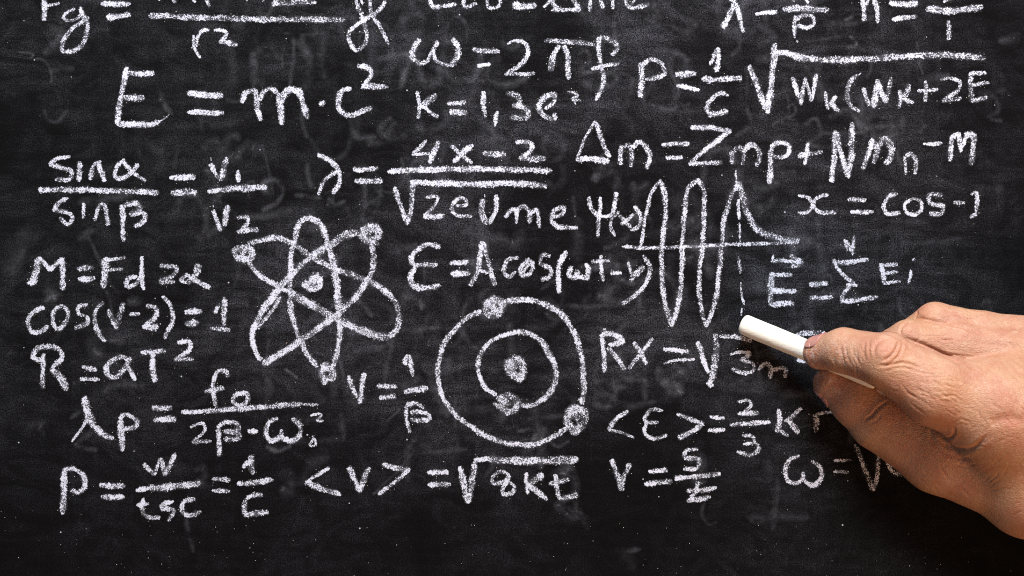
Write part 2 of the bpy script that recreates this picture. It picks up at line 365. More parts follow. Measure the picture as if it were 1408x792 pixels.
# formula | label ; then  name  frame  width:x,y x,y ...; width:...   (a trailing ~ marks a dry, sparse mark, a trailing ! a firm one)
DATA = '''
formula|cropped fraction formula starting F g = over r squared
letter A 30:240,-40 242,30 240,108;22:245,30 285,26 322,20;24:240,-40 320,-45
letter A 20:405,48 368,68 345,98 380,114 420,100 445,72;28:440,40 452,85 475,125 470,190 445,245 400,276 345,285;26:345,285 335,255 355,205 400,150 445,118 482,100
equals_sign A 32:550,20 640,22 708,22;34:585,96 640,90 706,76
fraction_bar a 78:150,190 400,198 800,215 1150,222 1319,230 1700,235 2100,236 2500,240~
letter A 22:865,-40 868,0;20:940,-40 944,-5 955,15;22:1040,-40 1062,12
letter A 30:1125,-50 1130,10 1138,36
digit B 20:155,-20 155,4;20:240,-20 245,8
digit B 34:295,24 400,14 530,12~;24:300,20 360,-40
letter a 40:668,430 675,540 700,620 748,700!;44:700,560 725,450 780,365 855,362
digit a 50:920,365 1000,360 1070,385;52:1075,390 1060,440 1000,490!;66:985,510 1080,515 1200,545
formula|cropped looping script letter with crossed tails below the top edge
letter Z 64:290,-20 320,90 370,210 410,340 440,450 420,580 350,660 290,700~;60:290,700 240,640 190,500 230,400 340,310 470,230 590,150 670,60 690,-20;60:480,-30 490,120 540,250 640,400 740,600;40:360,-20 385,60
formula|large formula E = m · c squared
letter A 32:690,368 676,440 655,550 638,668;32:695,395 760,402 838,400;34:680,532 730,535 782,530;32:640,672 720,677 800,679 868,665!;10:872,660 900,645 920,622
equals_sign A 36:1025,508 1110,516 1210,522!;30:1022,610 1110,612 1215,616!
letter B 30:128,556 148,510 200,488;32:205,490 210,560 228,655;30:225,545 250,500 290,480 335,520;36:332,515 338,590 350,676;36:345,560 365,505 400,487 440,500 458,560 488,642
dot B 36:555,558 575,564~
letter B 32:722,482 682,490 658,530 655,590 690,620 730,628 780,608 835,585
digit B 28:762,362 812,365 835,400 812,440 785,475;36:788,468 850,470 922,472
formula|cropped formula touching the top edge above omega = 2 pi f
letter C 24:160,-20 180,36 240,34 308,20
letter C 22:345,-20 355,34 418,20
letter C 24:475,-20 475,42;22:475,42 520,45 540,30 545,-20
equals_sign C 36:620,28 680,36 735,30!
letter C 22:780,38 805,20 820,-20
letter C 26:828,56 900,52 980,55;28:860,50 830,10 860,-30;28:930,-20 950,10 975,45
letter C 22:1035,-20 1035,62;24:1090,-20 1103,45;22:1155,-20 1160,48
letter D 24:40,-20 55,36 100,42 165,22;14:60,40 90,0
formula|formula omega = 2 pi f below the top edge
letter C 32:105,215 76,255 70,310 105,350;26:105,350 150,330 172,285 205,225;24:178,270 195,325 245,352 290,358;34:285,215 318,260 310,315 278,352
equals_sign C 34:400,268 460,276 540,280;24:425,358 490,350!
digit C 16:585,237 620,222;26:620,222 675,232 700,275 680,325 635,368 578,402;24:570,403 650,404 730,400
letter C 30:790,222 880,226 980,232 1060,242~;26:865,250 840,300 828,385;26:845,275 820,330 815,385;34:895,250 912,310 915,370 916,430
letter C 28:1085,208 1080,270 1095,350 1108,430 1095,490 1065,545;30:1090,198 1140,215 1185,255 1160,300~;24:1045,374 1110,360 1188,347
formula|small formula K = 1,38 with faint exponent
letter C 24:95,500 105,570 100,642;40:195,518 150,555 120,582;24:120,575 160,608 205,636
equals_sign C 26:260,564 360,558;34:275,610 365,612
digit C 28:455,500 455,570 465,640
comma C 24:530,608 515,685!
digit C 36:580,508 640,525 655,560 615,575~;36:620,575 685,590 695,635 600,640~
digit C 34:850,512 790,530 757,570 775,620 830,655;26:850,512 835,560 790,590~;26:845,655 840,618
digit C 18:910,500 945,503 968,520 938,540 986,548~;18:940,530 955,568~
formula|short cropped formula: lambda minus a fraction over rho
letter D 36:605,-20 640,15;34:635,20 605,80 572,150;30:640,20 662,95 680,175
minus_sign D 24:750,75 800,70 865,66!
fraction_bar D 38:900,46 1000,48 1145,54
letter D 20:955,-30 955,10;20:1000,-30 1035,14
letter D 24:965,90 960,150 960,205;24:965,108 1010,85 1058,90 1065,130 1030,150 975,135;16:975,222 978,228
formula|cropped formula n = with a fraction at the upper right corner
letter E 28:308,-10 318,55 315,110;28:318,40 345,-20;28:370,-20 388,50 390,122
equals_sign E 34:460,18 530,22 605,18!;26:475,105 540,98 602,88
fraction_bar E 38:660,46 780,60 880,50 962,36
digit E 18:750,10 800,-5
digit E 28:778,115 780,165 776,212
formula|wide formula P = 1/c times a root over Wk(Wk+2E
letter D 34:125,345 128,420 120,525;28:122,352 185,325 240,350 258,400;28:255,405 220,420 150,432
equals_sign D 36:315,405 420,402;24:320,466 380,476 440,490!
digit D 24:500,350 525,300 545,262;30:545,260 545,320 535,390
fraction_bar D 34:460,430 530,434!;34:520,432 600,430 668,424
letter D 26:600,522 560,508 508,538 480,585 495,622;34:492,622 540,618 592,606
root_sign D 34:715,360 750,450 785,540 812,612;36:812,612 828,500 840,400 848,300 852,240;38:855,285 930,292 1010,318 1120,325 1200,326 1330,322 1500,312 1650,302 1800,300 1900,306 1996,316~
letter D 28:950,425 975,500 995,570;24:995,560 1020,425;24:1020,430 1052,550;24:1052,550 1082,405
letter E 22:105,500 112,540 122,592;30:165,525 130,565;28:130,560 182,605
bracket E 10:300,398 285,408;28:280,410 240,450 225,510 245,575 290,608
letter E 28:315,480 340,560 372,580;34:372,575 390,435;28:395,445 430,560;30:435,560 465,420~
letter E 24:510,495 515,540 508,590;34:560,462 550,505 515,545~;26:520,535 585,560
plus_sign E 24:610,495 660,492 716,487;26:652,442 652,550
digit E 20:735,435 790,425;24:790,425 840,445 825,495 750,545;26:745,548 845,538~
letter E 34:895,400 900,480 900,550~;24:895,402 980,396~;22:900,465 995,450~;26:905,552 990,528
formula|long formula delta m = Z mp + N mn minus m
letter I 18:150,65 100,155 50,272;28:155,75 190,175 228,262;34:50,272 130,272 220,282!
letter I 32:292,200 290,300;32:295,215 335,195 348,240 348,312~;28:358,208 395,180 435,215 450,260 430,320
equals_sign I 28:520,196 580,190 660,188;26:540,265 622,262!
letter I 30:675,98 780,102 888,118;28:888,120 780,200 668,292;26:665,297 750,295 840,288
letter I 28:895,232 900,296;28:900,240 935,205 960,240 955,300~;32:960,228 1000,192 1040,225 1048,270 1030,312
letter J 34:40,215 38,300 33,405;26:38,205 85,182 135,200 138,240 110,262 55,255
plus_sign J 34:190,255 250,245!;26:250,242 318,235~;24:242,185 225,300
letter J 32:390,118 385,250 370,392;32:395,130 420,240 465,368;36:480,75 480,200 468,340
letter J 30:590,165 575,230 540,325;36:605,180 620,200 600,295~;40:625,205 660,160 690,185 690,260 665,300~
letter J 20:765,258 775,355;26:770,265 800,240 825,270 825,352
minus_sign J 14:870,188 890,190;24:890,190 930,190 970,182!
letter J 30:1025,150 1020,220 1015,280;32:1030,150 1058,135 1070,180 1070,232;30:1075,210 1105,145;36:1100,142 1140,142 1140,220 1130,300
formula|small formula x = cos-1 under the delta m formula
letter J 20:190,472 235,478 262,505 265,530 240,560 185,564;24:350,466 295,480 272,520 300,560 395,564
equals_sign J 28:460,492 555,496~;26:475,561 595,560
letter J 26:728,462 680,475 655,530 665,560;32:660,565 700,572 742,564
letter J 22:810,488 770,515 780,562 830,575 860,540 850,500 808,484
letter J 28:970,468 900,468 905,510 985,525~;28:982,530 965,568 905,570
minus_sign J 28:1035,508 1095,510
digit J 18:1130,466 1155,450;26:1157,450 1163,505 1158,560;26:1158,572 1124,588
formula|fraction formula sin alpha over sin beta = v1 over v2
letter F 24:380,142 310,150 270,182;28:270,182 330,200 390,218 375,262 302,265
letter F 30:432,170 432,272
letter F 32:508,190 490,265;26:510,185 550,165;30:535,170 550,220 568,275
letter F 26:680,158 640,190 630,258 690,245 752,185;26:670,165 720,222 792,270
fraction_bar F 32:215,322 400,320 600,326 860,336
letter F 26:370,368 320,390 290,430;26:290,432 340,437 390,458 392,485 368,508 325,475
letter F 24:458,395 452,476
letter F 24:540,410 525,450 515,488;26:540,408 565,402 580,450 588,510
letter F 30:668,405 668,500 672,600;34:675,402 740,395 762,425 710,458~;30:720,455 788,448 785,492 735,518
equals_sign F 34:925,256 1055,250!;42:935,335 1070,334
letter G 26:40,180 65,230 88,272;34:128,148 108,210 95,265;8:40,145 42,160
digit G 26:190,215 188,276
fraction_bar G 30:25,332 90,320!;38:90,320 220,310 340,308
letter G 28:52,435 75,500 95,545;36:130,408 112,515;8:50,405 54,415
digit G 22:185,470 238,470 238,500 200,545;32:185,552 250,538 295,540
formula|fraction formula lambda = 4x-2 over root 2eUme
letter G 28:622,128 680,155 718,192 742,222;24:735,215 670,258 642,300 625,345;26:738,222 742,275 705,340
equals_sign G 30:820,212 880,210 950,205;34:828,272 900,274 970,272
digit H 22:222,50 185,95 148,130;20:150,127 245,125;30:288,58 265,120 240,175
letter H 24:360,80 410,130 472,175;30:475,76 420,120 370,168
minus_sign H 34:535,122 650,130
digit H 26:710,60 790,66 800,95 740,148;34:730,148 800,150 872,152
fraction_bar H 28:15,222 60,216!;34:60,216 150,214 400,208 600,208 905,218
root_sign H 28:50,308 80,400 118,508;30:122,505 142,400 150,275;36:140,280 300,285 500,290 700,286 875,300
digit H 20:220,362 282,360 270,405 212,458;32:210,466 260,466 320,460
letter H 22:385,410 438,400 432,370 388,372 362,420 390,460 468,465
letter H 38:530,375 522,440 550,505;28:605,350 600,430 568,505;8:538,345 540,360
letter H 24:655,470 690,425 712,430 710,505;28:715,430 752,410 785,450 785,498;26:790,450 822,430 840,528
letter H 26:912,472 962,450 972,415 922,432 900,490;28:900,490 940,520 1045,530
formula|small formula psi (x) left of the wave graph
letter I 24:120,478 128,535 155,572 200,585 242,572 260,510 264,455;24:182,480 176,560 165,695
bracket I 20:280,560 242,600 240,655 258,690
letter I 24:285,580 345,642;24:360,572 330,600 295,628
bracket I 24:370,530 398,585 388,640 345,660
wave_graph|hand drawn wave curve with two deep troughs, crossing an axis, left of the chalk
axis P 22:220,155 350,162 500,158 640,152;22:640,152 800,144 1000,138 1180,130
curve I 20:400,760 415,650 432,560 460,455 505,385;30:505,385 535,500 528,640 515,760 515,880 525,1020 545,1110 568,1182;28:568,1182 605,1060 625,860 625,760 640,560 660,430 710,382
curve I 28:710,382 740,430 744,560 735,760 720,880 722,1030 740,1130 758,1182;28:758,1182 805,1050 825,900 840,750 855,600 900,460 935,400
curve I 38:940,400 952,470 978,560 1022,640 1090,685 1190,710 1256,720~
dash I 12:918,335 921,380 922,420!
dash I 20:932,495 935,600!
dash I 13:937,620 942,725
dash P 22:855,210 862,300~
dash P 13:868,350 870,420 882,470
dash P 12:872,490 866,530
formula|vector formula E = sum of Ei above the hand
arrow Q 22:240,155 300,153 400,160;22:345,125 408,160 350,186;14:250,122 244,155
letter Q 36:245,222 238,310 235,390;28:245,225 350,230;30:245,315 372,318;30:235,390 362,384
equals_sign Q 32:450,280 545,278;24:450,352 572,353
summation_sign Q 30:600,165 680,158 768,146;22:580,145 590,180 640,235 690,275;24:672,278 645,320 618,370;28:618,374 720,366 818,350;22:650,280 705,285
letter Q 20:640,38 655,98;22:645,45 682,100;24:690,15 686,60 684,120
letter Q 30:840,172 850,225 850,272;22:845,178 925,172;20:850,220 932,214;22:850,274 940,266
letter Q 18:1002,205 985,280;20:1012,142 1014,150
formula|formula epsilon = A cos (omega t - y) above the circle diagram
letter N 30:215,76 150,65 90,95 60,140 75,178;28:75,182 130,175 205,175;32:80,190 55,240 75,290 130,302 215,286
equals_sign N 28:275,165 370,160!;36:285,222 378,222
letter N 30:445,50 435,140 420,215 385,288;28:450,55 480,150 500,230 518,285;20:425,208 480,215
letter N 28:645,138 590,145 560,210;24:560,215 595,238 630,212
letter N 24:705,145 658,190 662,232 705,222 722,160 685,150;22:660,225 715,150
letter N 26:815,130 775,122 760,158;28:760,165 820,200 812,240 770,256
bracket N 30:905,105 872,160 862,240 866,328!
letter N 30:930,185 922,235 960,240 968,205;30:968,238 1015,245 1028,205 1010,170
letter N 24:1095,125 1095,190 1105,262;22:1045,156 1140,154
minus_sign P 20:160,300 215,297!
letter P 20:252,240 265,300;36:335,264 290,310 262,345~
bracket P 26:335,202 368,260 352,350 310,400 225,470
formula|formula M = F d 2 alpha at the left edge
letter K 44:212,58 195,130 172,200;26:215,55 270,125!;26:275,125 335,60!;34:340,60 340,150 345,230
equals_sign K 30:420,115 510,112;34:430,175 515,170
letter K 42:575,62 570,140 565,220;22:575,70 680,56;22:580,125 668,118
letter K 26:745,158 700,170 690,212 740,202 762,165;26:772,52 772,140 780,228!
digit K 28:875,100 960,112 935,160 870,180~;36:870,186 950,190~
letter K 42:1082,98 1060,155 1018,195~;26:1010,195 985,180 1020,148;28:1012,145 1070,185 1138,220!
formula|formula cos (v-2) = 1 at the left edge
letter K 28:240,330 180,352 152,400 165,455;28:165,460 215,460 262,430
letter K 26:335,315 295,350 290,420 315,445 355,410 372,350 340,315
letter K 22:475,312 428,325 430,362 478,378;28:478,380 478,412 410,436
bracket K 26:560,300 525,340 515,400 540,470 572,512
letter K 30:590,340 610,390 632,442;32:670,305 650,380 632,438~
minus_sign K 22:705,368 760,362
digit K 28:800,318 848,332 845,380 790,426;36:780,434 858,434
bracket K 26:885,268 930,320 938,400 895,495
equals_sign K 36:1010,352 1100,350;42:1010,415 1080,412
digit c 50:195,315 255,230;62:300,150 305,280 298,450;52:160,485 250,495 360,500
formula|formula R = alpha T squared at the left edge
letter K 28:235,585 235,670 232,765;30:235,620 180,600 195,560 255,540 320,555 335,600 285,655;40:280,660 330,710 362,775
equals_sign K 26:448,650 525,666;24:440,715 540,722!
letter K 30:700,605 650,600 585,640 585,690 625,710 670,670 708,600;28:690,640 737,722
letter K 28:770,572 830,570 900,562;32:832,570 832,650 842,730
digit K 26:970,520 1030,515 1035,555 950,610;26:950,612 1050,608
formula|fraction formula lambda p = f0 over 2 beta - omega
letter R 46:462,265 475,340 510,420;36:510,420 565,465 618,488;18:468,385 440,440 390,502!
letter R 36:655,380 660,450 665,552;28:650,375 685,358 750,395 740,420 675,435
equals_sign R 34:830,322 932,320;24:838,388 880,380;38:870,383 900,382 955,380
letter T 26:370,150 355,118 315,120 292,180 290,240 308,318;28:245,232 300,220 345,210
digit T 26:472,235 410,250 400,290 440,305 478,280 475,235
fraction_bar T 26:120,345 250,338!;32:250,338 500,320 775,298;18:775,300 860,302~
digit T 18:165,425 235,403 245,440 178,500;24:175,508 278,500
letter T 30:318,430 322,500 322,580;26:315,425 350,400 420,408 425,438 350,445;36:350,450 425,458 428,485 350,488~
minus_sign T 30:480,450 530,446!
letter T 28:638,376 592,400 578,460 600,498 650,482 662,440;30:665,485 720,500 762,470 758,412 720,376;14:752,400 785,416
digit T 16:820,362 878,355 855,392;18:855,394 886,392
digit T 15:832,490 815,525 845,522 842,492 830,488
formula|formula P = W over tsc = 1 over c near the bottom left
letter S 38:150,268 150,380 143,500;30:145,265 200,255 255,292 262,350 225,385 190,375
equals_sign S 34:345,346 480,350;32:355,408 480,411
letter S 28:585,230 640,288;24:640,288 680,195;26:680,200 700,292;28:700,288 758,172
fraction_bar S 28:545,372 620,362!;40:620,362 760,350 890,336
letter S 28:585,420 575,475 600,515 670,520;22:550,455 612,444
letter S 26:745,435 682,455 682,475;26:682,472 748,485 720,540
letter S 28:862,420 800,440 795,490 820,510 896,490
equals_sign S 28:960,310 1052,318;28:960,372 1052,380
digit b 44:225,215 280,160!;60:300,115 300,200 315,275~;12:218,245 222,248
fraction_bar b 40:180,360 230,368!;56:230,366 350,350 490,330
letter b 44:395,465 320,465 260,500;62:250,510 235,590 250,660~;52:255,650 340,635 450,620
formula|small formula V = 1 over beta left of the circle diagram
letter M 28:710,465 735,540 755,580;32:795,450 782,530 768,612
equals_sign M 28:868,520 970,518!;30:880,580 965,576
digit M 28:1015,400 1030,350;28:1040,350 1050,410 1062,466
fraction_bar M 34:1015,548 1140,530
letter M 24:1025,620 1025,690 1042,770;26:1030,622 1080,612 1120,640;26:1050,665 1100,658 1145,672 1150,695 1105,705 1050,702
atom_drawing|atom drawing with three crossing orbits and three scribbled electrons
orbit L 34:165,215 250,195 330,188 400,215 480,270 560,320 650,362 800,412 900,470 968,545 985,620 965,695 930,728;48:930,726 850,715 760,680 640,625 560,580 450,520 380,478~;30:380,478 290,430 220,385 165,320
orbit L 48:750,155 680,180 600,232 540,275~;34:640,200 560,250 480,310 430,360;40:430,360 360,430 290,520 230,600 202,665;24:340,510 280,600 215,680~;30:205,650 187,700 190,760 215,830 235,850!;38:245,870 350,812 450,745 530,690 640,610 720,540;34:720,540 780,470 830,385 848,300 835,225
orbit L 32:420,195 400,260 395,350 390,480 400,600 430,700 450,740;34:450,740 490,830 540,890;32:625,880 650,800 662,680 655,600;40:655,580 650,480 635,370 615,280 590,190;34:590,190 550,105 490,80 440,110 418,190
electron L 40:90,245 170,240 180,290 110,300 90,255 150,270~;34:80,250 105,300 150,250~;16:100,280 120,300 90,295
electron L 46:780,140 860,130 870,180 820,205 780,170 830,150~;44:775,170 830,210 872,220~;34:800,190 790,140 880,150~
electron M 42:570,400 620,440 600,480 560,450 590,410~;34:575,500 560,440 600,390~;18:620,420 635,460 622,490 605,480~;20:570,470 575,508 600,480
nucleus L 40:500,410 540,400 550,450 505,465 480,440 530,430!;34:460,440 495,455
circle_diagram|drawing of two concentric circular orbits around a scribbled centre
orbit N 32:570,375 640,365 720,370 800,395 880,445 940,530 975,620 992,700 1000,790 1000,870 990,930;34:990,900 985,925
orbit O 30:905,590 830,640 740,675 650,680 540,660 440,615 350,555 270,480 222,390 205,290 222,180 250,110 300,50 370,-15 440,-48
orbit O 26:520,410 460,360 427,290 430,210 470,140 540,90 640,65;34:640,65 700,72 770,118 815,190 848,270 848,330 800,415 740,455;30:745,458 710,466 660,462
electron N 44:460,390 510,365 560,390 540,440 480,445 470,400 520,405~;36:515,345 470,400~;30:480,440 560,410~
electron O 44:530,430 590,410 640,450 610,500 560,480 570,440 600,460~;34:515,450 540,480~;30:580,515 625,480~
electron O 50:940,480 1000,500 1000,560 950,595 910,550 930,500 970,540~;40:905,540 950,610 990,580~;30:900,500 940,470 990,480~
nucleus O 52:590,225 645,215 665,300 620,300 590,240 630,260~;44:590,270 650,325 670,290~
formula|formula Rx = root over 3m, partly hidden by the chalk
letter Y 46:115,165 130,280 140,470!;54:105,140 160,120 240,140 300,195 240,220 180,222!;50:175,250 240,330 325,445;30:105,95 150,85~
letter Y 44:410,205 450,270 520,400;40:575,170 490,280 360,440
equals_sign Y 40:680,265 780,275 900,285!;30:680,392 760,370 950,355
root_sign Y 46:985,200 1030,330 1075,480!;60:1085,560 1110,600;64:1105,570 1140,400 1150,280 1150,130~;44:1180,145 1320,155 1470,185
root_sign Q 30:375,555 450,545 530,543~
minus_sign Q 26:385,692 435,700
digit Q 18:15,662 45,652 95,650;22:95,650 125,660 70,694;22:75,694 142,714 140,750 80,762 22,742
letter Q 28:168,745 212,715 235,735 235,790;24:240,748 300,735 318,745 312,785
formula|formula with epsilon in angle brackets = 2/3 KT
angle_bracket W 28:250,258 190,300 145,355;18:145,358 210,375 285,402
letter W 24:440,255 380,250 345,300 358,330;24:355,325 415,318;24:350,335 340,375 380,408 462,390
angle_bracket W 26:520,275 590,302 662,325;30:658,328 600,370 532,405
equals_sign W 22:700,288 775,298!;24:690,362 778,362!
digit W 22:850,205 910,203 920,230 880,265;28:850,272 960,268
fraction_bar W 26:810,334 920,325 1025,320
digit W 20:875,388 930,400 940,428;18:880,438 940,430;26:945,428 965,460 920,495 845,480
letter X 30:440,250 442,320 430,370;22:445,360 488,396~;28:560,245 510,290 470,312;30:490,310 520,345 545,376
letter X 22:625,282 660,272 735,262~;34:645,280 642,330 640,372~;12:600,276 603,278
formula|formula V = S over t with a crossed bar
letter W 30:165,525 190,600 215,690;34:260,550 228,620 215,688~
equals_sign W 30:365,587 460,580;34:345,655 420,648 490,640
letter W 26:630,464 570,475 555,510;28:560,512 638,528 632,568;30:630,572 555,576
fraction_bar W 28:510,625 600,617!;32:600,617 680,608 752,602
letter W 26:635,645 620,700 590,722;28:575,692 660,690 732,674;30:575,746 640,738 697,724
formula|formula omega = root, partly hidden under the hand
letter X 26:550,502 500,522 475,580 490,640 530,650 572,622 570,590;28:580,640 630,662 670,630 665,570 618,530
equals_sign X 18:740,528 835,524~;20:738,588 815,592~
root_sign X 30:855,440 890,530 950,690~;26:955,690 975,600 982,500 990,420~;26:990,400 1100,380 1250,372~
letter X 30:1028,540 1060,590 1110,602~;24:1030,500 1028,540~
formula|formula with V in angle brackets = root over 8Kt near the bottom
angle_bracket U 22:205,210 140,252 85,288;34:85,290 170,325 268,356
letter U 32:320,210 350,280 370,345;32:425,212 395,280 372,345
angle_bracket U 30:500,195 570,210 645,226;26:640,225 560,292 480,355
equals_sign U 28:745,236 855,235!;32:750,300 868,303
root_sign V 34:130,205 150,310 170,400;34:175,400 195,290 210,178;32:210,168 290,162!;44:290,164 400,172 600,172 770,166~
digit V 24:395,250 350,232 305,262 310,290 365,288 398,252;24:400,255 385,290 362,325 368,355 415,345 425,315 395,288
letter V 26:490,240 490,300 500,352;36:575,250 530,280 495,300~;32:500,300 550,342 600,385
letter V 26:650,250 655,320 672,378;28:615,300 720,274~;32:670,378 770,360~
'''

# traces of earlier writing the eraser left: frame  width:points ; opacity
GHOST = '''
W 40:345,30 345,190;0.10
W 36:230,80 350,85;0.09
W 40:420,20 425,90 500,110 540,150 480,155 470,105 540,40 500,10;0.10
W 30:70,100 150,90 180,150 170,220 100,240 60,220;0.07
W 34:235,240 400,205;0.06
G 26:300,300 380,265 430,310 400,390 320,430;0.11
G 26:560,180 570,250 590,310;0.09
G 24:500,350 640,365;0.10
G 24:680,370 720,400 770,380;0.10
G 30:930,300 980,360;0.07
G 60:230,60 270,110 320,80;0.07
G 40:20,570 100,520;0.10
B 46:580,160 560,330 580,420;0.09
B 34:870,320 1040,305 1020,400 990,480;0.12
B 34:1090,330 1100,420;0.08
B 60:850,170 830,300 840,420;0.08
B 40:190,290 200,500;0.08
B 46:60,250 90,400 80,470;0.07
B 30:960,660 910,740 880,700 940,640;0.09
B 30:740,750 860,745;0.08
B 50:520,120 520,260;0.07
A 30:870,500 900,580 940,620;0.09
A 22:240,600 260,650 310,660 370,600;0.07
A 44:280,150 330,190 240,290;0.09
A 14:100,280 180,300 160,320;0.08
C 60:20,100 10,200 40,300 20,420;0.11
C 40:100,380 140,460 220,430 210,360;0.10
C 40:450,440 600,460 700,420;0.13
C 34:1000,400 1060,380 1180,430 1080,480 1000,450;0.09
C 34:90,690 160,710 250,660 240,600;0.08
C 50:450,660 460,780;0.09
D 26:200,270 330,290 380,330;0.08
D 26:180,570 280,600 390,560;0.10
D 30:330,490 310,560 400,620;0.08
D 26:640,150 660,260 620,300;0.07
D 24:700,590 720,680 640,740;0.07
D 34:760,140 850,200 760,250;0.06
D 30:340,90 420,130 380,170 300,150;0.06
E 20:210,110 260,90;0.16
E 18:240,195 275,240 230,258;0.18
E 28:130,640 230,600 300,700;0.09
E 24:380,690 490,685;0.08
E 24:620,720 650,680;0.07
K 60:250,240 290,260 280,290 330,260;0.14
K 44:700,300 780,290;0.08
K 60:480,520 540,570 500,590;0.11
K 20:400,740 460,720;0.09
K 36:590,500 680,520;0.10
K 50:20,150 90,80 130,20;0.08
R 40:560,230 660,190 780,205;0.09
R 60:150,440 220,410 250,470;0.07
L 26:1020,520 1100,520 1110,580;0.09
L 30:760,530 840,610;0.10
L 30:1050,700 1180,680;0.08
L 60:430,30 520,60;0.07
M 14:365,425 430,470;0.16
M 14:920,710 990,640;0.08
M 40:740,330 900,300;0.06
N 24:60,540 150,520 320,520;0.06
N 26:20,340 100,350 120,410;0.08
O 20:640,605 720,600 730,650 680,650;0.12
O 20:500,590 460,620;0.07
O 20:800,640 860,690 920,660;0.09
O 30:1060,420 1130,400 1160,440 1100,470 1060,430;0.06
O 26:700,540 900,520;0.06
T 24:580,530 640,555 710,530;0.16
T 14:680,110 750,160;0.14
T 60:820,620 900,560;0.07
T 30:985,350 1000,500;0.06
U 50:200,150 100,200 60,300;0.07
U 26:720,130 960,110;0.06
P 60:560,380 540,440 600,470;0.10
P 50:480,200 470,320;0.08
P 44:680,200 700,330;0.08
P 60:930,310 980,400;0.08
P 40:250,560 200,620;0.06
I 26:390,440 440,400;0.06
I 30:200,760 330,700;0.07
I 40:130,380 250,330;0.07
H 60:600,560 700,620 740,540;0.09
H 30:540,60 640,40;0.08
H 40:60,660 170,620;0.08
H 60:1050,480 1040,700;0.08
H 46:450,540 600,600;0.08
H 30:320,110 300,170;0.08
V 30:1040,660 1110,656;0.10
V 60:1000,650 1080,760;0.05
F 90:30,780 110,640 150,560;0.07
F 40:430,590 530,520;0.09
F 50:880,120 800,60;0.05
X 50:120,90 200,130 350,150;0.07
'''


def catmull(pts, step):
    pts = np.array(pts, float)
    if len(pts) == 2:
        n = max(2, int(np.linalg.norm(pts[1] - pts[0]) / step) + 1)
        t = np.linspace(0, 1, n)[:, None]
        return pts[0] * (1 - t) + pts[1] * t
    ext = np.vstack([2 * pts[0] - pts[1], pts, 2 * pts[-1] - pts[-2]])
    out = []
    for i in range(1, len(ext) - 2):
        p0, p1, p2, p3 = ext[i - 1:i + 3]
        # centripetal parametrisation keeps the hand's curves free of loops
        t0 = 0.0
        t1 = t0 + np.linalg.norm(p1 - p0) ** 0.5 + 1e-6
        t2 = t1 + np.linalg.norm(p2 - p1) ** 0.5 + 1e-6
        t3 = t2 + np.linalg.norm(p3 - p2) ** 0.5 + 1e-6
        n = max(2, int(np.linalg.norm(p2 - p1) / step))
        for t in np.linspace(t1, t2, n, endpoint=False):
            a1 = (t1 - t) / (t1 - t0) * p0 + (t - t0) / (t1 - t0) * p1
            a2 = (t2 - t) / (t2 - t1) * p1 + (t - t1) / (t2 - t1) * p2
            a3 = (t3 - t) / (t3 - t2) * p2 + (t - t2) / (t3 - t2) * p3
            b1 = (t2 - t) / (t2 - t0) * a1 + (t - t0) / (t2 - t0) * a2
            b2 = (t3 - t) / (t3 - t1) * a2 + (t - t1) / (t3 - t1) * a3
            out.append((t2 - t) / (t2 - t1) * b1 + (t - t1) / (t2 - t1) * b2)
    out.append(ext[-2])
    return np.array(out)


LAYER = [0]
ROUGH = 1.52     # the ribbon is this much wider than the mark; the grain eats the rest


def ribbon(pts, width, solid, wobble=True, wid_scale=1.0):
    """one pull of the chalk: pts and width in photo pixels -> verts, faces, uvs per vertex, solid per vertex"""
    c = catmull(pts, 2.2)
    n = len(c)
    tang = np.gradient(c, axis=0)
    tang /= (np.linalg.norm(tang, axis=1)[:, None] + 1e-9)
    nor = np.stack([-tang[:, 1], tang[:, 0]], 1)
    seg = np.linalg.norm(np.diff(c, axis=0), axis=1)
    L = np.concatenate([[0], np.cumsum(seg)])
    r = width * 0.52 * wid_scale
    k = np.arange(n)
    if wobble:
        ph = rng.random(3) * 6.28
        rr = r * (1 + 0.09 * np.sin(L / 9.0 + ph[0]) + 0.06 * np.sin(L / 4.1 + ph[1]))
        t01 = L / (L[-1] + 1e-6)
        taper = min(6.0 / (L[-1] + 1e-6), 0.4)
        s0, s1 = rng.uniform(0.62, 1.0), rng.uniform(0.55, 1.0)
        rr = rr * (1 - (1 - s0) * np.clip(1 - t01 / taper, 0, 1)) * (1 - (1 - s1) * np.clip(1 - (1 - t01) / taper, 0, 1))
        c = c + nor * (0.35 * np.sin(L / 6.0 + ph[2]))[:, None]
    else:
        rr = np.full(n, r)
    # ends: the chalk leaves the board within about half a width
    head, tail = c[0] - tang[0] * rr[0] * 0.9, c[-1] + tang[-1] * rr[-1] * 0.9
    cc = np.vstack([head, c, tail])
    nn = np.vstack([nor[0], nor, nor[-1]])
    rr = np.concatenate([[rr[0]], rr, [rr[-1]]])
    s = np.zeros(n + 2)
    s[0] = s[-1] = 1.5
    inset = min(0.45, 0.5)
    s[1] = 0.35
    s[-2] = 0.35
    z0 = 0.05 + 0.006 * (LAYER[0] % 30)
    LAYER[0] += 1
    zz = z0 + np.linspace(0, 0.005, n + 2)
    sol = np.full(n + 2, float(solid))
    t = np.linspace(0, 1, n + 2)
    sol += rng.uniform(0.0, 0.45) * (0.5 - t)
    sol = np.clip(sol + 0.2 * np.sin(np.concatenate([[0], L, [L[-1]]]) / 12 + rng.random() * 6), 0, 1.25)
    V, UV, SO = [], [], []
    for i in range(n + 2):
        for sd in (-1, 1):
            q = cc[i] + nn[i] * sd * rr[i] * ROUGH
            V.append(P(q[0], q[1], zz[i]))
            UV.append((sd * ROUGH, s[i]))
            SO.append(sol[i])
    Fc = [(2 * i, 2 * i + 1, 2 * i + 3, 2 * i + 2) for i in range(n + 1)]
    return V, Fc, UV, SO


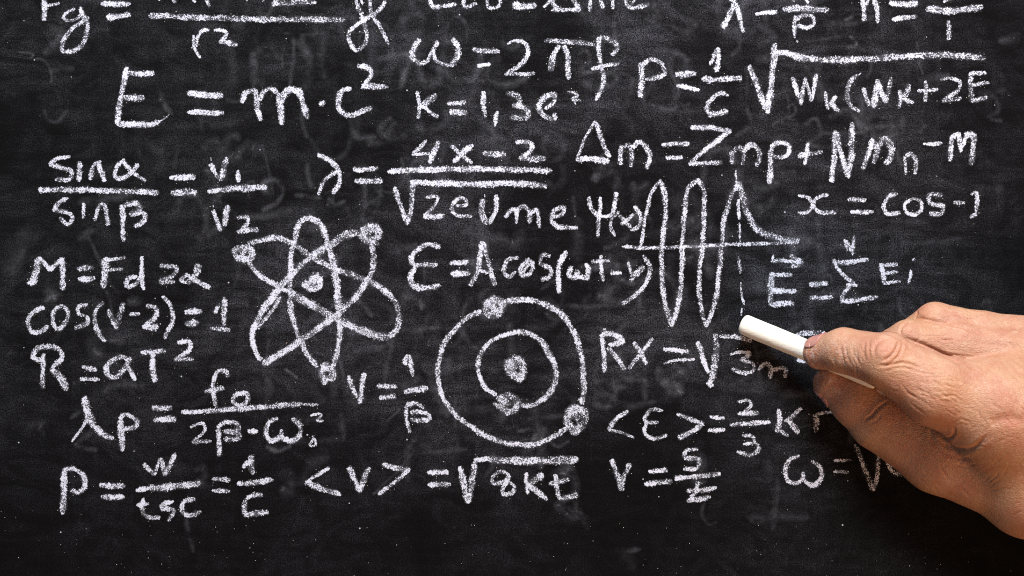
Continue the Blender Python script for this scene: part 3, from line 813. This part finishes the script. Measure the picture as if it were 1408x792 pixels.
def chalk_mesh(name, pulls, material, parent):
    V, Fc, UV, SO = [], [], [], []
    for v, f, u, s in pulls:
        o = len(V)
        V += v
        UV += u
        SO += s
        Fc += [tuple(i + o for i in q) for q in f]
    ob = mesh_obj(name, V, Fc, material, parent)
    me = ob.data
    uvl = me.uv_layers.new(name='UVMap')
    idx = np.empty(len(me.loops), dtype=np.int32)
    me.loops.foreach_get('vertex_index', idx)
    uvl.data.foreach_set('uv', np.array(UV, dtype=np.float32)[idx].ravel())
    at = me.attributes.new('solid', 'FLOAT', 'POINT')
    at.data.foreach_set('value', np.array(SO, dtype=np.float32))
    return ob


def parse(frame, txt):
    ox, oy, k = FR[frame]
    out = []
    for st in txt.split(';'):
        st = st.strip()
        if not st:
            continue
        wd, pts = st.split(':')
        solid = 0.55
        if pts[-1] == '~':
            solid, pts = 0.22, pts[:-1]
        elif pts[-1] == '!':
            solid, pts = 0.95, pts[:-1]
        pp = [tuple(float(q) for q in a.split(',')) for a in pts.split()]
        pp = [(ox + x / k, oy + y / k) for x, y in pp]
        out.append((float(wd) / k, pp, solid))
    return out


part = None
marks = []      # for dust that fell off the strokes
for line in DATA.strip().splitlines():
    if '|' in line:
        nm, lab = line.split('|')
        part = bpy.data.objects.new(nm, None)
        part.empty_display_size = 0.01
        COL.objects.link(part)
        part.parent = board
        part['label'] = lab
        continue
    nm, fr, txt = line.split(' ', 2)
    pulls = []
    for wd, pp, so in parse(fr, txt):
        v = ribbon(pp, wd, so + rng.uniform(-0.18, 0.15))
        pulls.append(v)
        marks.append((wd, pp))
    chalk_mesh(nm, pulls, M_CHALK, part)

gh = []
for line in GHOST.strip().splitlines():
    fr, txt = line.split(' ', 1)
    body, op = txt.rsplit(';', 1)
    for wd, pp, so in parse(fr, body):
        V, Fc, UV, SO = ribbon(pp, wd, 0.5)
        op = float(op) * (0.45 if wd > 11.5 else 0.85)
        gh.append(([(a, b_ + 0.00004, c_) for a, b_, c_ in V], Fc, UV, [float(op)] * len(SO)))
gr = np.random.default_rng(11)
for _ in range(280):
    cx, cy = gr.uniform(30, 1380), gr.uniform(-10, 720)
    if cx > 1150 and gr.random() < 0.5 or cy > 650 and gr.random() < 0.6 or cx < 260 and gr.random() < 0.7:
        continue
    kind = gr.integers(0, 4)
    sz = gr.uniform(12, 42)
    a0 = gr.uniform(0, 6.28)
    if kind == 0:      # an arc or an almost closed loop
        sweep = gr.uniform(2.0, 5.6)
        pp = [(cx + sz * 0.7 * math.cos(a0 + sweep * t_ / 6), cy + sz * math.sin(a0 + sweep * t_ / 6)) for t_ in range(7)]
    elif kind == 1:    # an upright or slanting bar
        sl = gr.normal() * 0.25
        pp = [(cx, cy), (cx + sl * sz * 0.8 + gr.normal() * 2, cy + sz * 0.8), (cx + sl * 2 * sz, cy + 1.7 * sz)]
    elif kind == 2:    # a flat bar
        pp = [(cx, cy), (cx + sz, cy - gr.uniform(-3, 6)), (cx + 2 * sz, cy - gr.uniform(0, 10))]
    else:              # a wavy hook
        pp = [(cx, cy), (cx + sz * 0.6, cy - sz * 0.3), (cx + sz * 0.8, cy + sz * 0.5), (cx + sz * 0.2, cy + sz), (cx + sz, cy + sz * 1.2)]
    V, Fc, UV, SO = ribbon(pp, gr.uniform(3.5, 13), 0.5)
    gh.append(([(a, b_ + 0.00004, c_) for a, b_, c_ in V], Fc, UV, [float(gr.uniform(0.025, 0.075))] * len(SO)))
g = chalk_mesh('erased_writing', gh, M_GHOST, board)
g['kind'] = 'stuff'

# crumbs of chalk that fell beside the marks and along the lower strip: small real flakes
V, Fc = [], []


def flake(px, py, r):
    o = len(V)
    n = 5
    a0 = random.random() * 6.28
    el = random.uniform(0.6, 1.0)
    ra = random.random() * 3.14
    for i in range(n):
        a = a0 + i * 6.283 / n
        rr = r * random.uniform(0.7, 1.2)
        x, y = rr * math.cos(a), rr * el * math.sin(a)
        V.append(P(px + x * math.cos(ra) - y * math.sin(ra), py + x * math.sin(ra) + y * math.cos(ra), 0.01))
    V.append(P(px, py, 0.01 + r * 0.12))
    for i in range(n):
        Fc.append((o + i, o + (i + 1) % n, o + n))


for wd, pp in marks:
    for (x0, y0), (x1, y1) in zip(pp[:-1], pp[1:]):
        L = math.hypot(x1 - x0, y1 - y0)
        for _ in range(int(L * 0.05 + random.random() * 1.2)):
            t = random.random()
            off = random.choice((-1, 1)) * (wd * 0.5 + abs(random.gauss(0.8, 2.2)))
            nx, ny = -(y1 - y0) / (L + 1e-6), (x1 - x0) / (L + 1e-6)
            flake(x0 + (x1 - x0) * t + nx * off, y0 + (y1 - y0) * t + ny * off, random.uniform(0.2, 0.55))
for _ in range(110):
    flake(random.uniform(0, 1408), random.gauss(755, 26), random.uniform(0.15, 0.5))
for _ in range(130):
    flake(random.uniform(-60, 1460), random.uniform(-30, 820), random.uniform(0.12, 0.42))
dust = mesh_obj('chalk_dust', V, Fc, M_STICK, board)
dust['kind'] = 'stuff'

# ------------------------------------------------------------------ the hand: a continuous surface grown from a distance field
MM = 1000.0


def Q(px, py, d):
    x, y, z = P(px, py, d)
    return np.array([x * MM, d, (z - ZC) * MM], np.float32)      # X right, D towards the camera, Z up, in millimetres


def px2mm(r, d):
    return r * S * MM * (CD * MM - d) / (CD * MM)


def cone(p, a, b, ra, rb):
    a = np.asarray(a, np.float32)
    b = np.asarray(b, np.float32)
    ab = b - a
    t = np.clip(((p - a) @ ab) / float(ab @ ab), 0, 1)
    q = p - a - t[..., None] * ab
    return np.sqrt((q * q).sum(-1)) - (ra + (rb - ra) * t)


def smin(a, b, k):
    h = np.clip(0.5 + 0.5 * (b - a) / k, 0, 1)
    return b + (a - b) * h - k * h * (1 - h)


# joints: (photo x, photo y, millimetres off the board, radius in photo pixels)
J = dict(
    i0=(1127, 485, 28, 23), i1=(1160, 482, 37, 30), i2=(1219, 496, 50, 38), i3=(1286, 536, 52, 49), i4=(1372, 565, 46, 64),
    m0=(1222, 548, 11, 24), m1=(1192, 498, 15, 26), m2=(1250, 470, 30, 30), m3=(1320, 478, 33, 33), m4=(1412, 500, 33, 52),
    r1=(1215, 490, 12, 24), r2=(1286, 444, 24, 28), r3=(1350, 460, 27, 31), r4=(1440, 485, 27, 50),
    l1=(1240, 500, 10, 22), l2=(1322, 458, 13, 25), l4=(1440, 500, 17, 44),
    t0=(1140, 527, 17, 22), t1=(1175, 552, 18, 33), t2=(1208, 578, 19, 41), t3=(1292, 623, 22, 54), t4=(1418, 668, 29, 63),
    w0=(1610, 560, 38, 88), w1=(1600, 650, 34, 72), a1=(2150, 640, 42, 100),
)


def Jn(k):
    x, y, d, r = J[k]
    return Q(x, y, d), px2mm(r, d)


def jc(p, a, b):
    (A, ra), (B, rb) = Jn(a), Jn(b)
    return cone(p, A, B, ra, rb)


def sdf(p):
    palm = jc(p, 'i4', 'w0')
    for a, b in (('m4', 'w0'), ('r4', 'w0'), ('l4', 'w0'), ('t4', 'w1')):
        palm = smin(palm, jc(p, a, b), 9.0)
    palm = smin(palm, jc(p, 'i4', 't4'), 14.0)
    palm = smin(palm, jc(p, 'w0', 'a1'), 12.0)
    palm = smin(palm, jc(p, 'w1', 'a1'), 14.0)
    fi = smin(jc(p, 'i0', 'i1'), jc(p, 'i1', 'i2'), 2.5)
    fi = smin(fi, smin(jc(p, 'i2', 'i3'), jc(p, 'i3', 'i4'), 3.0), 2.0)
    fm = smin(jc(p, 'm1', 'm2'), smin(jc(p, 'm2', 'm3'), jc(p, 'm3', 'm4'), 3.0), 1.5)
    fm = smin(fm, jc(p, 'm0', 'm1'), 1.5)
    fr = smin(jc(p, 'r1', 'r2'), smin(jc(p, 'r2', 'r3'), jc(p, 'r3', 'r4'), 3.0), 1.5)
    fl = smin(jc(p, 'l1', 'l2'), jc(p, 'l2', 'l4'), 1.5)
    th = smin(jc(p, 't0', 't1'), jc(p, 't1', 't2'), 2.5)
    tp = smin(jc(p, 't2', 't3'), jc(p, 't3', 't4'), 4.0)
    f = smin(palm, fi, 5.0)
    f = smin(f, fm, 1.3)
    f = smin(f, fr, 1.2)
    f = smin(f, fl, 1.5)
    f = smin(f, tp, 3.0)
    f = smin(f, th, 1.6)
    return f


def surface_nets(Fv, ax):
    sgn = Fv < 0
    cnt = np.zeros(tuple(s - 1 for s in Fv.shape), np.int8)
    offs = [(i, j, k) for i in (0, 1) for j in (0, 1) for k in (0, 1)]
    nx, ny, nz = cnt.shape
    for i, j, k in offs:
        cnt += sgn[i:i + nx, j:j + ny, k:k + nz]
    cell = np.argwhere((cnt > 0) & (cnt < 8))
    acc = np.zeros((len(cell), 3), np.float64)
    num = np.zeros(len(cell))
    for a in offs:
        for q in range(3):
            if a[q]:
                continue
            b = list(a)
            b[q] = 1
            ia, ib = cell + a, cell + b
            fa, fb = Fv[tuple(ia.T)], Fv[tuple(ib.T)]
            cr = (fa < 0) != (fb < 0)
            t = np.where(cr, fa / np.where(cr, fa - fb, 1), 0)
            pa = np.stack([ax[m][ia[:, m]] for m in range(3)], 1)
            pb = np.stack([ax[m][ib[:, m]] for m in range(3)], 1)
            acc += np.where(cr[:, None], pa + (pb - pa) * t[:, None], 0)
            num += cr
    vert = acc / num[:, None]
    vid = np.full(cnt.shape, -1, np.int32)
    vid[tuple(cell.T)] = np.arange(len(cell))
    quads = []
    for q in range(3):
        u, v = (q + 1) % 3, (q + 2) % 3
        sl0 = [slice(None)] * 3
        sl1 = [slice(None)] * 3
        sl0[q], sl1[q] = slice(0, -1), slice(1, None)
        e = np.argwhere(sgn[tuple(sl0)] != sgn[tuple(sl1)])
        e = e[(e[:, u] > 0) & (e[:, v] > 0) & (e[:, u] < cnt.shape[u]) & (e[:, v] < cnt.shape[v])]
        inside = sgn[tuple(e.T)]
        du, dv = np.zeros(3, int), np.zeros(3, int)
        du[u], dv[v] = 1, 1
        c0, c1, c2, c3 = (vid[tuple((e - du - dv).T)], vid[tuple((e - dv).T)], vid[tuple(e.T)], vid[tuple((e - du).T)])
        qd = np.stack([c0, c1, c2, c3], 1)
        qd[~inside] = qd[~inside][:, ::-1]
        quads.append(qd)
    return vert, np.vstack(quads)


x0 = Q(1085, 0, 20)[0]
x1 = Q(1440, 0, 20)[0]
H = 0.52
axX = np.concatenate([np.arange(x0, x1, H), np.arange(x1, x1 + 60, 1.3), np.arange(x1 + 60, x1 + 260, 4.0)]).astype(np.float32)
axD = np.arange(0.5, 84, H).astype(np.float32)
axZ = np.arange(Q(0, 800, 30)[2], Q(0, 385, 30)[2], H).astype(np.float32)
Fv = np.empty((len(axX), len(axD), len(axZ)), np.float32)
gd, gz = np.meshgrid(axD, axZ, indexing='ij')
for i0 in range(0, len(axX), 16):
    xs = axX[i0:i0 + 16]
    pts = np.empty((len(xs),) + gd.shape + (3,), np.float32)
    pts[..., 0] = xs[:, None, None]
    pts[..., 1] = gd
    pts[..., 2] = gz
    Fv[i0:i0 + 16] = sdf(pts.reshape(-1, 3)).reshape(len(xs), *gd.shape)
Fv[:, 0, :] = np.maximum(Fv[:, 0, :], 0.01)
hv, hq = surface_nets(Fv, (axX, axD, axZ))
del Fv
hv = hv.astype(np.float32)


def grad(p, e=0.35):
    g_ = np.empty_like(p)
    for m in range(3):
        dv = np.zeros(3, np.float32)
        dv[m] = e
        g_[:, m] = sdf(p + dv) - sdf(p - dv)
    return g_ / (np.linalg.norm(g_, axis=1)[:, None] + 1e-9)


hn = grad(hv)
fcam = (CD * MM) / (CD * MM - hv[:, 1])
hpx = np.stack([hv[:, 0] * fcam / (S * MM) + 704, 396 - hv[:, 2] * fcam / (S * MM)], 1)    # where each point shows in the photo
front = np.clip(hn[:, 1] * 2.5 + 0.6, 0, 1)


def polydist(pts, poly):
    best = np.full(len(pts), 1e9, np.float32)
    along = np.zeros(len(pts), np.float32)
    poly = catmull(poly, 4.0) if len(poly) > 2 else np.array(poly, float)
    seg = np.linalg.norm(np.diff(poly, axis=0), axis=1)
    cum = np.concatenate([[0], np.cumsum(seg)])
    side = np.zeros(len(pts), np.float32)
    for i in range(len(poly) - 1):
        a, b = poly[i], poly[i + 1]
        ab = b - a
        t = np.clip(((pts - a) @ ab) / (ab @ ab), 0, 1)
        q = pts - a - t[:, None] * ab
        dd = np.hypot(q[:, 0], q[:, 1])
        mm = dd < best
        best[mm] = dd[mm]
        along[mm] = ((cum[i] + t * seg[i]) / cum[-1])[mm]
        side[mm] = np.sign(q[:, 0] * ab[1] - q[:, 1] * ab[0])[mm]
    return best, along, side


disp = np.zeros(len(hv), np.float32)


def crease(poly, wpx, depth, ridge=0.35, layer=None):
    """a skin fold: groove depth in mm, with a soft lip on either side; fades towards its ends"""
    global disp
    d_, al, sd = polydist(hpx, poly)
    fade = np.clip(np.minimum(al, 1 - al) * 5, 0.0, 1) ** 0.7
    amp = fade * front
    if layer is not None:
        amp = amp * np.clip((hv[:, 1] - layer[0]) / 2.0, 0, 1) * np.clip((layer[1] - hv[:, 1]) / 2.0, 0, 1)
    disp += amp * (-depth * np.exp(-(d_ / wpx) ** 2) + ridge * depth * np.exp(-((d_ - 2.2 * wpx) / (1.3 * wpx)) ** 2))


def bulge(x, y, rx, ry, ang, h, layer=None):
    global disp
    ca, sa = math.cos(math.radians(ang)), math.sin(math.radians(ang))
    dx, dy = hpx[:, 0] - x, hpx[:, 1] - y
    u, v = dx * ca + dy * sa, -dx * sa + dy * ca
    a_ = h * np.exp(-((u / rx) ** 2 + (v / ry) ** 2)) * front
    if layer is not None:
        a_ = a_ * np.clip((hv[:, 1] - layer[0]) / 2.0, 0, 1) * np.clip((layer[1] - hv[:, 1]) / 2.0, 0, 1)
    disp += a_


# SCULPT-BEGIN
# knuckle of the forefinger: an oval pad ringed with folds
bulge(1216, 484, 14, 11, -25, 0.9)
crease([(1202, 490), (1204, 476), (1214, 467), (1228, 464)], 2.2, 0.45)
crease([(1213, 497), (1224, 490), (1232, 480), (1236, 468)], 1.8, 0.75)
crease([(1222, 500), (1234, 491), (1240, 478), (1240, 466)], 1.7, 0.60)
crease([(1206, 503), (1222, 502), (1240, 499), (1256, 502), (1266, 508)], 1.9, 0.65)
crease([(1218, 510), (1236, 505), (1252, 508)], 1.6, 0.35)
crease([(1228, 464), (1240, 468), (1252, 480)], 1.6, 0.35)
crease([(1190, 470), (1188, 482), (1190, 494)], 1.8, 0.25)
crease([(1196, 466), (1195, 480), (1197, 494)], 1.5, 0.22)
# fold line between forefinger and middle finger
crease([(1192, 454), (1208, 456), (1224, 460), (1240, 464)], 1.8, 0.5)
crease([(1240, 464), (1262, 471), (1285, 481), (1305, 491), (1324, 500), (1332, 498)], 2.6, 1.1, 0.1)
bulge(1249, 455, 10, 8, -50, 0.8)
crease([(1238, 462), (1240, 450), (1249, 444)], 1.6, 0.5)
crease([(1256, 470), (1264, 466), (1266, 456)], 1.4, 0.3)
crease([(1258, 440), (1266, 438), (1276, 440), (1292, 443), (1320, 449), (1345, 457), (1362, 457)], 1.9, 0.7, 0.2)
crease([(1258, 438), (1262, 431), (1260, 426)], 1.4, 0.35)
bulge(1272, 431, 8, 8, 0, 0.5)
crease([(1300, 487), (1320, 489), (1342, 492)], 1.5, 0.3)
crease([(1312, 495), (1330, 494), (1350, 498)], 1.4, 0.3)
# web of skin between thumb and forefinger
crease([(1292, 598), (1300, 603), (1307, 602), (1312, 596), (1312, 586)], 2.0, 0.5, 0.3)
crease([(1290, 602), (1304, 613), (1322, 618), (1338, 616), (1350, 606), (1360, 596)], 3.0, 0.7, 0.3)
crease([(1278, 590), (1283, 606), (1296, 620), (1310, 630)], 3.0, 0.45, 0.3)
crease([(1294, 606), (1304, 620), (1318, 629), (1334, 632)], 2.6, 0.45, 0.3)
# inside of the thumb
crease([(1188, 578), (1198, 572), (1206, 563), (1220, 552)], 1.8, 0.8, 0.15)
crease([(1196, 583), (1206, 577), (1214, 568)], 1.5, 0.25)
# tendons and hollows on the back of the hand
bulge(1370, 545, 22, 16, 20, 0.8)
bulge(1395, 470, 30, 9, 4, 0.5)
crease([(1340, 470), (1370, 474), (1408, 478)], 5.0, 0.4, 0.2)
crease([(1372, 506), (1395, 510), (1420, 520)], 6.0, 0.5, 0.2)
crease([(1360, 582), (1385, 575), (1410, 580)], 7.0, 0.7, 0.2)
rs = np.random.default_rng(3)
for cx, cy, ang, n_, spread in ((1275, 525, 22, 26, 22), (1300, 545, 28, 22, 22), (1290, 455, 12, 14, 14), (1330, 435, 8, 12, 12),
                                (1345, 600, -35, 7, 24), (1385, 560, 60, 18, 26), (1170, 490, 80, 10, 14), (1370, 500, 40, 14, 24),
                                (1390, 650, -30, 20, 40), (1300, 655, 30, 14, 22)):
    for _ in range(int(n_ * 1.8)):
        x_, y_ = cx + rs.normal() * spread, cy + rs.normal() * spread * 0.6
        a_ = math.radians(ang + rs.normal() * 14)
        l_ = rs.uniform(5, 15)
        k_ = rs.normal() * 1.5
        crease([(x_ - l_ * math.cos(a_), y_ - l_ * math.sin(a_)), (x_ + k_, y_ + k_), (x_ + l_ * math.cos(a_), y_ + l_ * math.sin(a_))],
               rs.uniform(1.0, 1.6), rs.uniform(0.07, 0.24), 0.3)
# SCULPT-END
hv2 = hv + hn * disp[:, None]

redness = np.zeros(len(hv), np.float32)
for x_, y_, r_, a_ in ((1112, 492, 16, 0.9), (1128, 505, 18, 0.5), (1218, 484, 20, 0.55), (1170, 515, 24, 0.35), (1250, 456, 12, 0.35), (1268, 432, 12, 0.5),
                       (1130, 525, 20, 0.5), (1372, 555, 30, 0.3), (1230, 560, 40, 0.35), (1300, 600, 16, 0.3), (1400, 590, 30, 0.3),
                       (1190, 560, 26, 0.4), (1250, 620, 40, 0.2)):
    q = ((hpx[:, 0] - x_) ** 2 + (hpx[:, 1] - y_) ** 2) / (r_ * r_)
    redness = np.maximum(redness, a_ * np.exp(-q))
redness = np.clip(redness + np.clip(-disp, 0, 1) * 0.35, 0, 1)

person = bpy.data.objects.new('person', None)
person.location = (0.22, -0.03, ZC - 0.06)
COL.objects.link(person)
person['label'] = 'adult with bare wrinkled right hand reaching in, pinching the white chalk stick'
person['category'] = 'person'
hw = np.stack([hv2[:, 0] / MM, -hv2[:, 1] / MM, hv2[:, 2] / MM + ZC], 1)
me = bpy.data.meshes.new('hand')
me.vertices.add(len(hw))
me.vertices.foreach_set('co', hw.astype(np.float32).ravel())
hq = hq[:, ::-1] if True else hq
me.loops.add(len(hq) * 4)
me.loops.foreach_set('vertex_index', hq.astype(np.int32).ravel())
me.polygons.add(len(hq))
me.polygons.foreach_set('loop_start', np.arange(0, len(hq) * 4, 4, dtype=np.int32))
me.polygons.foreach_set('loop_total', np.full(len(hq), 4, dtype=np.int32))
me.polygons.foreach_set('use_smooth', np.ones(len(hq), dtype=bool))
me.update(calc_edges=True)
me.validate()
at = me.attributes.new('redness', 'FLOAT', 'POINT')
at.data.foreach_set('value', redness)
pw = np.zeros(len(hv), np.float32)
for x_, y_, r_, a_ in ((1112, 488, 20, 0.75), (1155, 492, 22, 0.4), (1135, 525, 22, 0.5), (1215, 484, 14, 0.2), (1340, 545, 25, 0.12)):
    pw = np.maximum(pw, a_ * np.exp(-((hpx[:, 0] - x_) ** 2 + (hpx[:, 1] - y_) ** 2) / (r_ * r_)))
me.attributes.new('powder', 'FLOAT', 'POINT').data.foreach_set('value', pw.astype(np.float32))
me.materials.append(M_SKIN)
hand = bpy.data.objects.new('hand', me)
COL.objects.link(hand)
hand.parent = person
hand.matrix_parent_inverse = person.matrix_basis.inverted()
print('hand verts', len(hw))


# nails: curved plates lying on the fingertips
def nail(j0, j1, up, s0, s1, half_deg, lift=0.25):
    """plate on the finger whose tip joint is j0; up = direction (X, D, Z) in which the nail faces; s0..s1 mm along from tip to knuckle"""
    A, ra = Jn(j0)
    B, rb = Jn(j1)
    axis = (B - A) / np.linalg.norm(B - A)
    up = np.array(up, float)
    up -= axis * (up @ axis)
    up /= np.linalg.norm(up)
    sdv = np.cross(axis, up)
    vs_, fs_ = [], []
    nu, nv = 15, 17
    for i in range(nu):
        s_ = s0 + (s1 - s0) * i / (nu - 1)
        for j in range(nv):
            t_ = -1 + 2 * j / (nv - 1)
            # rounded free edge and rounded root
            sh = 1 - 0.35 * (abs(i / (nu - 1) - 0.5) * 2) ** 4
            ang_ = math.radians(half_deg) * t_ * sh
            s2 = s_ + (0.9 * t_ * t_ if i < nu / 2 else -0.9 * t_ * t_)
            dr = up * math.cos(ang_) + sdv * math.sin(ang_)
            org = A + axis * max(s2, 0.0) * 1.0
            if s2 < 0:
                org = A
                dr = dr * ra + axis * s2 * 1.0
                dr = dr / np.linalg.norm(dr)
            lo, hi = 0.0, 25.0
            for _ in range(22):
                mid_ = (lo + hi) / 2
                if sdf(np.array([org + dr * mid_], np.float32))[0] < 0:
                    lo = mid_
                else:
                    hi = mid_
            q = org + dr * (lo + lift * (1 - 0.8 * t_ ** 4))
            vs_.append((q[0] / MM, -q[1] / MM, q[2] / MM + ZC))
    for i in range(nu - 1):
        for j in range(nv - 1):
            a_ = i * nv + j
            fs_.append((a_, a_ + 1, a_ + nv + 1, a_ + nv))
    o = mesh_obj('fingernail', vs_, fs_, M_NAIL, hand, True)
    md = o.modifiers.new('thickness', 'SOLIDIFY')
    md.thickness = 0.0006
    md.offset = 0
    return o


nail('i0', 'i1', (-0.25, 0.35, 1.0), -5.5, 5.0, 48)
nail('t0', 't1', (-0.75, -0.35, -0.55), -4.5, 6.0, 48)

# ------------------------------------------------------------------ the stick of chalk
A_ = Q(1020, 445, 5.4)
B_ = Q(1207, 522, 30.0)
ax_ = B_ - A_
Ln = float(np.linalg.norm(ax_))
ax_ = ax_ / Ln
e1 = np.cross(ax_, [0, 1, 0])
e1 /= np.linalg.norm(e1)
e2 = np.cross(ax_, e1)
prof = [(0.0, 0.0), (0.05, 2.4), (0.2, 3.6), (0.6, 4.25), (1.2, 4.53), (2.2, 4.65)] + [(q, 4.65 + 0.02 * (q / Ln)) for q in np.linspace(5, Ln - 2.2, 24)] + \
       [(Ln - 1.0, 4.6), (Ln - 0.4, 4.4), (Ln - 0.1, 3.8), (Ln, 2.2), (Ln + 0.02, 0.0)]
cv, cf = [], []
nseg = 56
for i, (s_, r_) in enumerate(prof):
    for j in range(nseg):
        a_ = 2 * math.pi * j / nseg
        rr = r_ * (1 + 0.006 * math.sin(3 * a_ + s_ * 0.5) + 0.004 * math.sin(7 * a_ + s_))
        if i in (3, 4):
            rr *= 1 + random.uniform(-0.02, 0.01)
        q = A_ + ax_ * s_ + e1 * rr * math.cos(a_) + e2 * rr * math.sin(a_)
        cv.append((q[0] / MM, -q[1] / MM, q[2] / MM + ZC))
for i in range(len(prof) - 1):
    for j in range(nseg):
        cf.append((i * nseg + j, i * nseg + (j + 1) % nseg, (i + 1) * nseg + (j + 1) % nseg, (i + 1) * nseg + j))
chalk = mesh_obj('chalk_stick', cv, cf, M_STICK, None, True)
chalk['label'] = 'round white stick of chalk pinched between thumb and forefinger, its tip on the board'
chalk['category'] = 'chalk'
